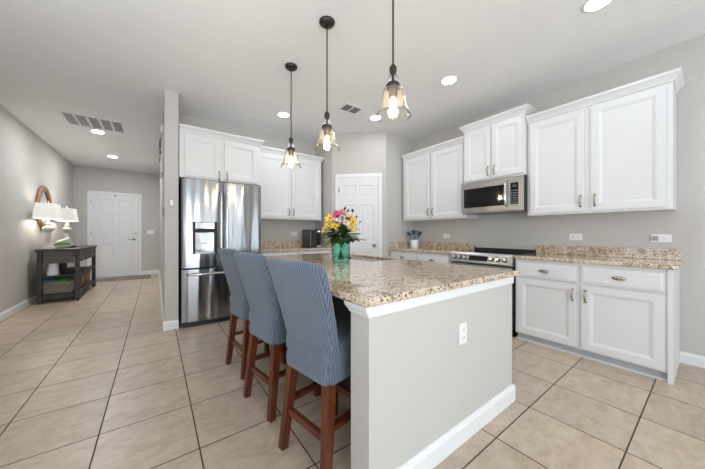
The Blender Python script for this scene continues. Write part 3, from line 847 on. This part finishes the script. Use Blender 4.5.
# ------------------------------------------------------------------ vase and flowers on the island
CT = .9005
VX, VY = 1.362, 2.03
t = thing('glass_vase', 'teal ribbed glass bottle vase holding flowers on the island', 'vase', (VX, VY, CT))
out = [(.060, 0), (.074, .004), (.080, .015), (.081, .03), (.077, .038), (.080, .046), (.080, .13), (.076, .155), (.060, .178), (.047, .19), (.043, .21), (.044, .235), (.050, .245)]
m = MB(); n = 48; rings = []
def ring(r, z, rib): return [((r + rib * math.cos(12 * a)) * math.cos(a), (r + rib * math.cos(12 * a)) * math.sin(a), z) for a in [2 * PI * i / n for i in range(n)]]
for r, z in out: rings.append(ring(r, z, .0022 if .05 < z < .17 else 0))
for r, z in out[:0:-1]: rings.append(ring(r - .005, max(z, .008), 0))
rings.append(ring(.05, .008, 0))
m.loops(rings, smooth=True); m.build('bottle', TEAL, t)
LEAF = mottled('leaf_green', (.03, .08, .02), (.12, .22, .06), 20, .5)
STEMM = mat('stem_green', (.06, .14, .03), .5)
def flower_mat(n, c): return mat(n, c, .6)
YEL = flower_mat('yellow_petal', (.85, .56, .04)); PINK = flower_mat('pink_petal', (.80, .17, .33)); CREAM = flower_mat('cream_petal', (.83, .72, .50)); ORNG = flower_mat('orange_petal', (.85, .40, .05)); PURP = flower_mat('dark_bud_petal', (.10, .05, .07)); LAV = flower_mat('pale_pink_petal', (.80, .45, .50)); TEALB = flower_mat('blue_grey_bud', (.04, .09, .10))
EYEC = mat('flower_centre', (.18, .09, .02), .8)
Fv = Vector((math.sin(YAW), math.cos(YAW), 0)); Rv = Vector((math.cos(YAW), -math.sin(YAW), 0))
def petals(kind):
    m = MB()
    n, ln, wd = {'lily': (6, .038, .017), 'daisy': (11, .030, .010), 'bud': (5, .022, .012), 'ball': (14, .022, .014)}[kind]
    for layer in range(2 if kind == 'ball' else 1):
        for k in range(n):
            a = 2 * PI * (k + .5 * layer) / n
            el = {'lily': .55, 'daisy': .15, 'bud': 1.2, 'ball': .35 + .6 * layer}[kind] + random.uniform(-.12, .12)
            d = Vector((math.cos(a), math.sin(a), 0)); sd = Vector((-math.sin(a), math.cos(a), 0)); up = Vector((0, 0, 1))
            ctr = []
            for q in range(5):
                s = q / 4
                e2 = el * (1 - .7 * s) if kind == 'lily' else el * (1 + .25 * s)
                ctr.append(d * (ln * s * math.cos(e2)) + up * (ln * s * math.sin(e2) + .002))
            L_ = []; Rr = []; Cc = []
            for q, c in enumerate(ctr):
                w_ = wd * .5 * math.sin(PI * min(.97, .12 + .8 * q / 4)) ** .8
                L_.append(m.v(c + sd * w_ + up * .003)); Rr.append(m.v(c - sd * w_ + up * .003)); Cc.append(m.v(c))
            for q in range(4):
                m.f([L_[q], Cc[q], Cc[q + 1], L_[q + 1]], True); m.f([Cc[q], Rr[q], Rr[q + 1], Cc[q + 1]], True)
    return m
def orient(head, direction):
    return Matrix.Translation(head) @ Vector((0, 0, 1)).rotation_difference(Vector(direction)).to_matrix().to_4x4()
def flower(label, kind, mt, lat, z, dep, sc=1.0):
    head = Rv * lat + Fv * dep + Vector((0, 0, z))
    t = thing('flower', label, 'flower', (VX, VY, CT), 0, 'flowers in the teal vase')
    k = Vector((lat * .3, 0, 0)); neck = (Rv * lat + Fv * dep) * .22 + Vector((0, 0, .235)); 
    nl = Vector((neck.x, neck.y, 0)); 
    if nl.length > .03: neck = nl.normalized() * .03 + Vector((0, 0, .235))
    foot = -nl * .8 + Vector((0, 0, .02))
    dirn = (head - neck).normalized() * .6 + (-Fv) * random.uniform(.15, .6) + Vector((random.uniform(-.4, .4), 0, .2)); dirn.normalize()
    MB().tube([foot, neck, (head + neck) / 2 + Vector((0, 0, .02)), head - dirn * .004], .0022, 6).build('stem', STEMM, t)
    petals(kind).build('petals', mt, t, mtx=orient(head, dirn) @ Matrix.Scale(sc, 4))
    if kind != 'bud': MB().ball((0, 0, .006), .006, 8).build('centre', EYEC, t, mtx=orient(head, dirn) @ Matrix.Scale(sc, 4))
px = .0091
def FL(label, kind, mt, x, y, dep, sc=1.0): flower(label, kind, mt, (x - 341.3) * px, (262 - y) * px, dep, sc * 1.4)
FL('bright pink flower at the top centre of the bouquet', 'ball', PINK, 338.8, 217.2, -.07, 1.75)
FL('lighter pink flower tucked above and right of the bright pink one', 'ball', LAV, 342.8, 214.4, -.03, 1.45)
FL('large golden lily at the upper left of the bouquet', 'lily', YEL, 331.2, 219.0, -.04, 1.15)
FL('golden lily on the left side, below the large one', 'lily', YEL, 330.2, 225.2, -.05, 1.0)
FL('golden lily low in the bouquet, left of its middle', 'lily', YEL, 336.0, 227.0, -.08, .95)
FL('yellow lily drooping at the bouquet\'s far lower left', 'lily', YEL, 325.5, 230.2, -.03, .9)
FL('orange lily at the upper right of the bouquet', 'lily', ORNG, 350.6, 218.4, -.05, 1.0)
FL('yellow lily on the right side, below the orange lily', 'lily', YEL, 353.2, 223.2, -.04, 1.0)
FL('yellow lily low on the right side of the bouquet', 'lily', YEL, 352.2, 228.4, -.06, .9)
FL('cream daisy in the middle of the bouquet', 'daisy', CREAM, 346.3, 223.4, -.08, 1.0)
FL('pale pink daisy right under the bright pink flower', 'daisy', LAV, 343.2, 221.0, -.08, .85)
FL('dark red bud at the very top of the bouquet', 'bud', PURP, 344.2, 211.0, 0, 1.2)
FL('second dark red bud, just right of the topmost one', 'bud', PURP, 347.4, 212.5, .02, 1.0)
FL('blue-grey bud standing out at the top right of the bouquet', 'bud', TEALB, 353.2, 213.2, -.02, 1.3)
FL('small dark bud at the bouquet\'s right edge', 'bud', PURP, 356.6, 218.6, 0, .9)
FL('thin dark bud sticking out lowest on the right edge', 'bud', PURP, 359.2, 223.0, 0, .8)
def sprig(label, lat, z, dep, n=4, ln=.10):
    t = thing('leaf_sprig', label, 'leaves', (VX, VY, CT), 0, 'green sprigs in the teal vase')
    tip = Rv * lat + Fv * dep + Vector((0, 0, z)); nl = Vector((tip.x, tip.y, 0)); nl = nl.normalized() * .032 if nl.length > .03 else nl
    neck = nl + Vector((0, 0, .235)); foot = -nl * .8 + Vector((0, 0, .02))
    pts = [foot, neck, neck + (tip - neck) * .5 + Vector((0, 0, .015)), tip]
    MB().tube(pts, .002, 5).build('stem', STEMM, t)
    m = MB()
    for k in range(n):
        s = .15 + .85 * k / max(1, n - 1); b = neck + (tip - neck) * s
        a = random.uniform(0, 2 * PI); d = ((tip - neck).normalized() * .6 + Vector((math.cos(a), math.sin(a), random.uniform(-.3, .3)))).normalized()
        sd = d.cross(Vector((0, 0, 1))).normalized(); up = sd.cross(d)
        L_ = []; R_ = []; C_ = []
        for q in range(6):
            u = q / 5; c = b + d * ln * u - Vector((0, 0, .02 * u * u)); w_ = .5 * ln * .52 * math.sin(PI * (.06 + .92 * u))
            L_.append(m.v(c + sd * w_ + up * .004)); R_.append(m.v(c - sd * w_ + up * .004)); C_.append(m.v(c))
        for q in range(5):
            m.f([L_[q], C_[q], C_[q + 1], L_[q + 1]], True); m.f([C_[q], R_[q], R_[q + 1], C_[q + 1]], True)
    m.build('leaves', LEAF, t)
for lab, x, y, dp_ in (('green leaf sprig low on the left of the bouquet', 333, 235, -.05), ('green leaf sprig hanging over the vase neck toward the stools', 337.5, 236, -.09), ('green leaf sprig in the lower middle of the bouquet', 343, 233, -.08),
        ('green leaf sprig right of the vase neck', 348, 237, -.06), ('long green leaf sprig reaching out to the right of the vase', 356, 239, -.03), ('green leaf sprig between the yellow lilies on the left', 331, 229, -.0),
        ('green leaf sprig between the yellow lilies on the right', 350, 230, 0), ('green leaf sprig behind the pink flowers', 341, 222, .04), ('green leaf sprig deep in the bouquet centre', 344, 228, -.03), ('green leaf sprig over the vase shoulder at its left', 336, 241, -.06), ('green leaf sprig rising just below the bright pink flower', 339, 224, -.02),
        ('green leaf sprig rising between the cream daisy and the orange lily', 347.5, 222, -.02), ('green leaf sprig low at the right, under the yellow lilies', 351, 234, -.05), ('green leaf sprig low at the left, under the golden lilies', 329, 234, -.03), ('green leaf sprig topping the bouquet beside the dark red buds', 346, 216, .02)):
    sprig(lab, (x - 341.3) * px, (262 - y) * px, dp_, 11)

# ------------------------------------------------------------------ utensils, coffee maker
UX, UY, UZ = 3.57, 3.06, ZT + .0005
t = thing('utensil_crock', 'white utensil crock on the counter left of the range', 'crock', (UX, UY, UZ))
MB().lathe([(.057, 0), (.063, .004), (.065, .02), (.063, .06), (.065, .10), (.068, .135), (.061, .135), (.058, .02), (.03, .012)], n=28).build('crock', PLASTIC, t)
NAVY = mat('navy_silicone', (.012, .02, .04), .45); TEALS = mat('teal_silicone', (.06, .17, .21), .45); BLUES = mat('slate_blue_silicone', (.10, .20, .28), .45)
def utensil(label, name, lat, dep, hz, mt, kind):
    t = thing(name, label, 'utensil', (UX, UY, UZ), 0, 'cooking utensils in the white crock')
    tip = Rv * lat + Fv * dep + Vector((0, 0, hz)); b = Vector((tip.x, tip.y, 0)) * -.22 + Vector((0, 0, .02))
    MB().tube([b, b + (tip - b) * .75], .005, 8).build('handle', mt, t)
    d = (tip - b).normalized()
    s = b + (tip - b) * .74; M = orient(s, d) @ Matrix.Rotation(-YAW, 4, 'Z')
    m = MB()
    if kind == 'spoon': rings = [(.006, .003, 0), (.022, .006, .02), (.028, .008, .045), (.022, .006, .068), (.006, .002, .08)]
    else: rings = [(.006, .003, 0), (.026, .004, .015), (.028, .003, .05), (.027, .0015, .082)]
    m.loops([[(a * math.cos(q), c * math.sin(q), z) for q in [2 * PI * i / 14 for i in range(14)]] for a, c, z in rings], smooth=True)
    m.build('bowl' if kind == 'spoon' else 'blade', mt, t, mtx=M)
utensil('navy cooking spoon leaning furthest left in the white crock', 'cooking_spoon', -.115, 0, .26, NAVY, 'spoon')
utensil('slate blue spatula left of the middle of the crock', 'spatula', -.05, .02, .285, BLUES, 'blade')
utensil('dark navy ladle standing tallest in the crock', 'ladle', -.02, -.03, .30, NAVY, 'spoon')
utensil('teal spatula leaning to the right in the crock', 'spatula', .045, .02, .28, TEALS, 'blade')
utensil('black turner leaning furthest right in the crock', 'turner', .10, -.01, .265, BLACK, 'blade')

t = thing('coffee_maker', 'black single-serve coffee maker on the back counter', 'coffee maker', (2.145, 4.13, ZT + .0005), 0)
MB().box(.0, .10, 0, .27, .33, .03, .008).build('base', BLACK, t)
MB().box(.0, .02, .0, .13, .33, .31, .012).build('water_tank', mat('smoke_tank', (.03, .03, .034), .15), t)
MB().box(.13, .15, .03, .27, .33, .30, .012).build('column', BLACK, t)
m = MB(); m.lathe([(.05, .19), (.062, .2), (.068, .25), (.066, .30), (.05, .318), (.02, .322)], (.20, .10, 0), 20); h_ = m.build('brew_head', BLACK, t)
MB().lathe([(.069, .262), (.0705, .264), (.0705, .288), (.069, .29)], (.20, .10, 0), 20).build('chrome_band', CHROME, h_)
MB().lathe([(.06, 0), (.062, .004), (.062, .03), (.055, .034)], (.20, .09, 0), 20).build('drip_tray', GREY, t)

# ------------------------------------------------------------------ entry table and what stands on it
TX0, TX1, TY0, TY1, TH = -1.565, -1.07, 6.53, 8.10, .90
t = thing('console_table', 'dark wood console table with open shelves against the left wall', 'table', (TX0, TY0, 0))
tw, tl = TX1 - TX0, TY1 - TY0
MB().box(-.015, -.025, TH - .035, tw + .025, tl + .025, TH, .004).build('table_top', ESPRESSO, t)
for x in (0, tw - .058):
    for y in (0, tl - .058): MB().box(x, y, 0, x + .058, y + .058, TH - .036, .003).build('leg', ESPRESSO, t)
for y in (.012, tl - .032): MB().box(.07, y, .66, tw - .07, y + .02, TH - .036).build('end_panel', PANELW, t)
for y in (.01, tl - .06): MB().box(.07, y, .07, tw - .07, y + .05, .14).build('rail', ESPRESSO, t)
MB().box(tw - .055, .07, .085, tw - .012, tl - .07, .125).build('rail', ESPRESSO, t)
MB().box(.012, .07, .66, .03, tl - .07, TH - .036).build('back_apron', PANELW, t)
MB().box(.01, .06, .125, tw - .012, tl - .06, .15).build('bottom_shelf', ESPRESSO, t)
MB().box(.01, .06, .425, tw - .008, tl - .06, .455).build('middle_shelf', ESPRESSO, t)
MB().box(.10, tl / 2 - .03, .15, .16, tl / 2 + .03, .66).build('centre_post', ESPRESSO, t)
MB().box(tw - .045, .071, .66, tw - .025, tl - .071, TH - .036).build('front_apron', ESPRESSO, t)
for k in range(3):
    a = .085 + k * (tl - .155) / 3
    d = MB().box(tw - .024, a, .69, tw - .004, a + (tl - .155) / 3 - .02, TH - .05, .003).build('drawer', PANELW, t)
    c = a + (tl - .155) / 6 - .01
    q = MB().tube([(tw - .004, c - .05, .775), (tw + .018, c - .045, .775), (tw + .018, c + .045, .775), (tw - .004, c + .05, .775)], .006, 8); q.build('handle', BRONZE, d)

def lamp(label, x, y):
    t = thing('table_lamp', label, 'table lamp', (x, y, TH + .0005), 0, 'table lamps on the console table')
    q = MB(); q.box(-.075, -.075, 0, .075, .075, .03, .004); q.box(-.055, -.055, .03, .055, .055, .055, .004); q.build('base', LAMPB, t)
    m = MB(); m.loops([[(s * a, s * b, z) for a, b in ((-1, -1), (1, -1), (1, 1), (-1, 1))] for s, z in ((.042, .055), (.034, .08), (.027, .26), (.036, .275))])
    m.lathe([(.03, .275), (.045, .29), (.07, .315), (.078, .345), (.066, .37), (.04, .385), (.028, .40), (.042, .42), (.04, .435), (.02, .45), (.012, .50)], n=24)
    m.build('column', LAMPB, t)
    m = MB()
    A = [(-.135, -.215), (.135, -.215), (.135, .215), (-.135, .215)]
    ro = [[(a * k, b * k2, z) for a, b in A] for k, k2, z in ((1, 1, .51), (.80, .82, .765))]
    ri = [[(a * k - .004 * (1 if a > 0 else -1), b * k2 - .004 * (1 if b > 0 else -1), z) for a, b in A] for k, k2, z in ((.80, .82, .7645), (1, 1, .5105))]
    m.loops(ro + ri + [ro[0]], False, False); m.build('shade', SHADE, t)
    MB().ball((0, 0, .585), .032, 12).build('bulb', LAMPGLOW, t)
    m = MB(); m.tube([(0, 0, .5), (0, 0, .79)], .004, 6); m.ball((0, 0, .80), .014, 10); m.box(-.108, -.004, .752, .108, .004, .758); m.build('finial', LAMPB, t)
lamp('white shaded table lamp at the near end of the console table, before the mirror', -1.475, 6.73)
lamp('white shaded table lamp at the door end of the console table', -1.455, 7.80)
t = thing('wall_mirror', 'round wood-framed mirror on the left wall behind the lamps', 'mirror', (XL + .002, 7.30, 1.63))
Mx = Matrix.Rotation(PI / 2, 3, 'Y')
MB().lathe([(.30, .001), (.405, .001), (.41, .02), (.395, .035), (.35, .042), (.305, .035), (.30, .02)], (0, 0, 0), 48, Mx, cap=False).build('frame', MIRRORW, t)
MB().lathe([(.304, .004), (.304, .012)], (0, 0, 0), 48, Mx).build('glass', MIRRORG, t)

t = thing('moss_bowl', 'low white dish with a mound of green moss, between the lamps', 'plant', (-1.36, 6.98, TH + .0005))
MB().lathe([(.05, 0), (.07, .005), (.12, .035), (.125, .045), (.115, .045), (.06, .015)], n=28).build('dish', PLASTIC, t)
MOSS = mottled('moss_green', (.03, .055, .012), (.12, .18, .04), 40, .9, bump=1)
m = MB(); rings = []
for k in range(8):
    s = k / 7; r = .105 * math.cos(s * PI / 2) + .002
    rings.append([((r + random.uniform(-.006, .006)) * math.cos(a), (r + random.uniform(-.006, .006)) * math.sin(a), .04 + .075 * math.sin(s * PI / 2) + random.uniform(-.004, .004)) for a in [2 * PI * i / 20 for i in range(20)]])
m.loops(rings, smooth=True).build('moss', MOSS, t)
t = thing('book', 'pale open-faced book leaning beside the moss dish', 'book', (-1.33, 7.22, TH + .0005), .3)
MB().box(-.09, -.028, 0, .09, .028, .12, .003).build('cover', LAMPB, t, mtx=Matrix.Rotation(-.45, 4, 'Y') @ Matrix.Rotation(.3, 4, 'X') @ Matrix.Translation((0, 0, .05)))
MB().box(-.080, -.022, .03, .080, .022, .124).build('pages', PLASTIC, t, mtx=Matrix.Rotation(-.45, 4, 'Y') @ Matrix.Rotation(.3, 4, 'X') @ Matrix.Translation((0, 0, .05)))
q = thing('wooden_box', 'small dark wooden box on the console table under the pale book', 'box', (-1.27, 7.05, TH + .0005), 0)
MB().box(-.06, -.08, 0, .06, .08, .032, .003).build('body', ESPRESSO, q); MB().box(-.063, -.083, .033, .063, .083, .045, .003).build('lid', ESPRESSO, q)
m = MB().lathe([(.075, 0), (.078, .006), (.052, .20), (.048, .205), (.02, .205)], n=24)
m.build('white_vase', mat('frosted_white', (.82, .85, .88), .35), label='small white tapered vase on the console\'s middle shelf', cat='vase', loc=(-1.41, 6.66, .4555))
def basket(label, x0, y0, x1, y1, z, h, mt, handles=True):
    t = thing('wicker_basket', label, 'basket', ((x0 + x1) / 2, (y0 + y1) / 2, z))
    a, b = (x1 - x0) / 2, (y1 - y0) / 2
    m = MB(); rows = []
    for k in range(9):
        s = k / 8; g = (.93 + .07 * s) + (.008 if k % 2 else 0)
        rows.append([(-a * g, -b * g, h * s), (a * g, -b * g, h * s), (a * g, b * g, h * s), (-a * g, b * g, h * s)])
    inn = [[(x * .94, y * .94, max(z_, .01)) for x, y, z_ in r] for r in rows[::-4]]
    m.loops(rows + inn); m.build('basket_body', mt, t)
    q = MB()
    P = [(-a, -b, h), (a, -b, h), (a, b, h), (-a, b, h)]
    for i in range(4): q.tube([P[i], P[(i + 1) % 4]], .012, 6)
    q.build('rim', mt, t)
    return t
basket('grey wicker basket with folded cloths on the console\'s bottom shelf, near end', -1.545, 6.60, -1.16, 6.92, .1505, .19, WICKERG)
t = thing('folded_cloth', 'folded green cloth lying on top of the grey wicker basket', 'cloth', (-1.30, 6.76, .342), 0)
def cloth(hx, hy, h, seed):
    random.seed(seed); m = MB(); rings = []
    for k in range(5):
        s = k / 4; g = 1 - .25 * s * s
        rings.append([(hx * g * math.cos(a) * (1.15 if abs(math.cos(a)) < .8 else 1) + random.uniform(-.008, .008), hy * g * math.sin(a) + random.uniform(-.008, .008), h * s + random.uniform(-.004, .004) * (k > 0)) for a in [2 * PI * i / 18 for i in range(18)]])
    return m.loops(rings, smooth=True)
cloth(.12, .12, .05, 3).build('cloth', mat('green_cloth', (.03, .22, .06), .9), t)
cloth(.08, .11, .035, 5).build('folded_cloth', mat('teal_cloth', (.06, .25, .33), .9), label='folded blue-teal cloth beside the green one on the basket', cat='cloth', loc=(-1.475, 6.75, .342))
basket('brown wicker basket in the middle of the console\'s bottom shelf', -1.50, 7.02, -1.125, 7.42, .1505, .22, WICKER)
basket('brown wicker basket on the console\'s bottom shelf, nearest the door', -1.50, 7.50, -1.125, 7.90, .1505, .22, WICKER)

RUG = bpy.data.materials.new('door_mat_weave')
_nt, _b, _N, _L = nodes(RUG)
_tc = _N.new('ShaderNodeTexCoord'); _v = _N.new('ShaderNodeTexVoronoi'); _v.inputs['Scale'].default_value = 16
_L.new(_tc.outputs['Object'], _v.inputs['Vector'])
_r = ramp(_N, [(.15, (.08, .07, .06)), (.4, (.38, .33, .28)), (.7, (.16, .135, .12))]); _L.new(_v.outputs['Distance'], _r.inputs['Fac']); _L.new(_r.outputs['Color'], _b.inputs['Base Color']); _b.inputs['Roughness'].default_value = .95
MB().box(-.58, -.30, 0, .58, .30, .010, .003).build('door_mat', RUG, label='grey patterned mat on the tiles in front of the front door', cat='door mat', loc=(-.69, 9.0, .0005))

# ------------------------------------------------------------------ on the hallway side of the wall left of the refrigerator
t = thing('wall_hanging', 'slim white plaque with dark scrollwork, seen edge-on left of the refrigerator wall', 'wall decoration', (.080, 4.62, 0))
MB().box(-.028, -.02, 2.02, -.002, .46, 2.36, .003).build('plaque', TRIM, t)
m = MB()
for k in range(2):
    y = .0 + k * .18
    m.tube([(-.030 - .008 * math.sin(q * 1.3), y + .05 * math.sin(q * .9), 2.20 + q * .022) for q in range(14)], .007, 6)
m.build('scrollwork', mat('aged_grey_iron', (.16, .155, .15), .6), t)
t = thing('door_chime', 'small white chime box high on the hallway wall', 'chime', (.080, 4.56, 2.60))
MB().box(-.035, -.06, -.055, -.002, .06, .055, .004).build('cover', PLASTIC, t)
m = MB(); m.box(-.037, -.045, -.03, -.035, .045, -.026); m.box(-.037, -.045, -.015, -.035, .045, -.011); m.build('grille', GREY, t)
t = thing('thermostat', 'small grey thermostat on the hallway wall behind the light switch', 'thermostat', (.080, 4.05, 1.43))
MB().box(-.022, -.05, -.055, -.002, .05, .055, .004).build('case', GREY, t); MB().box(-.024, -.035, -.01, -.022, .035, .035).build('screen', BLACKG, t)
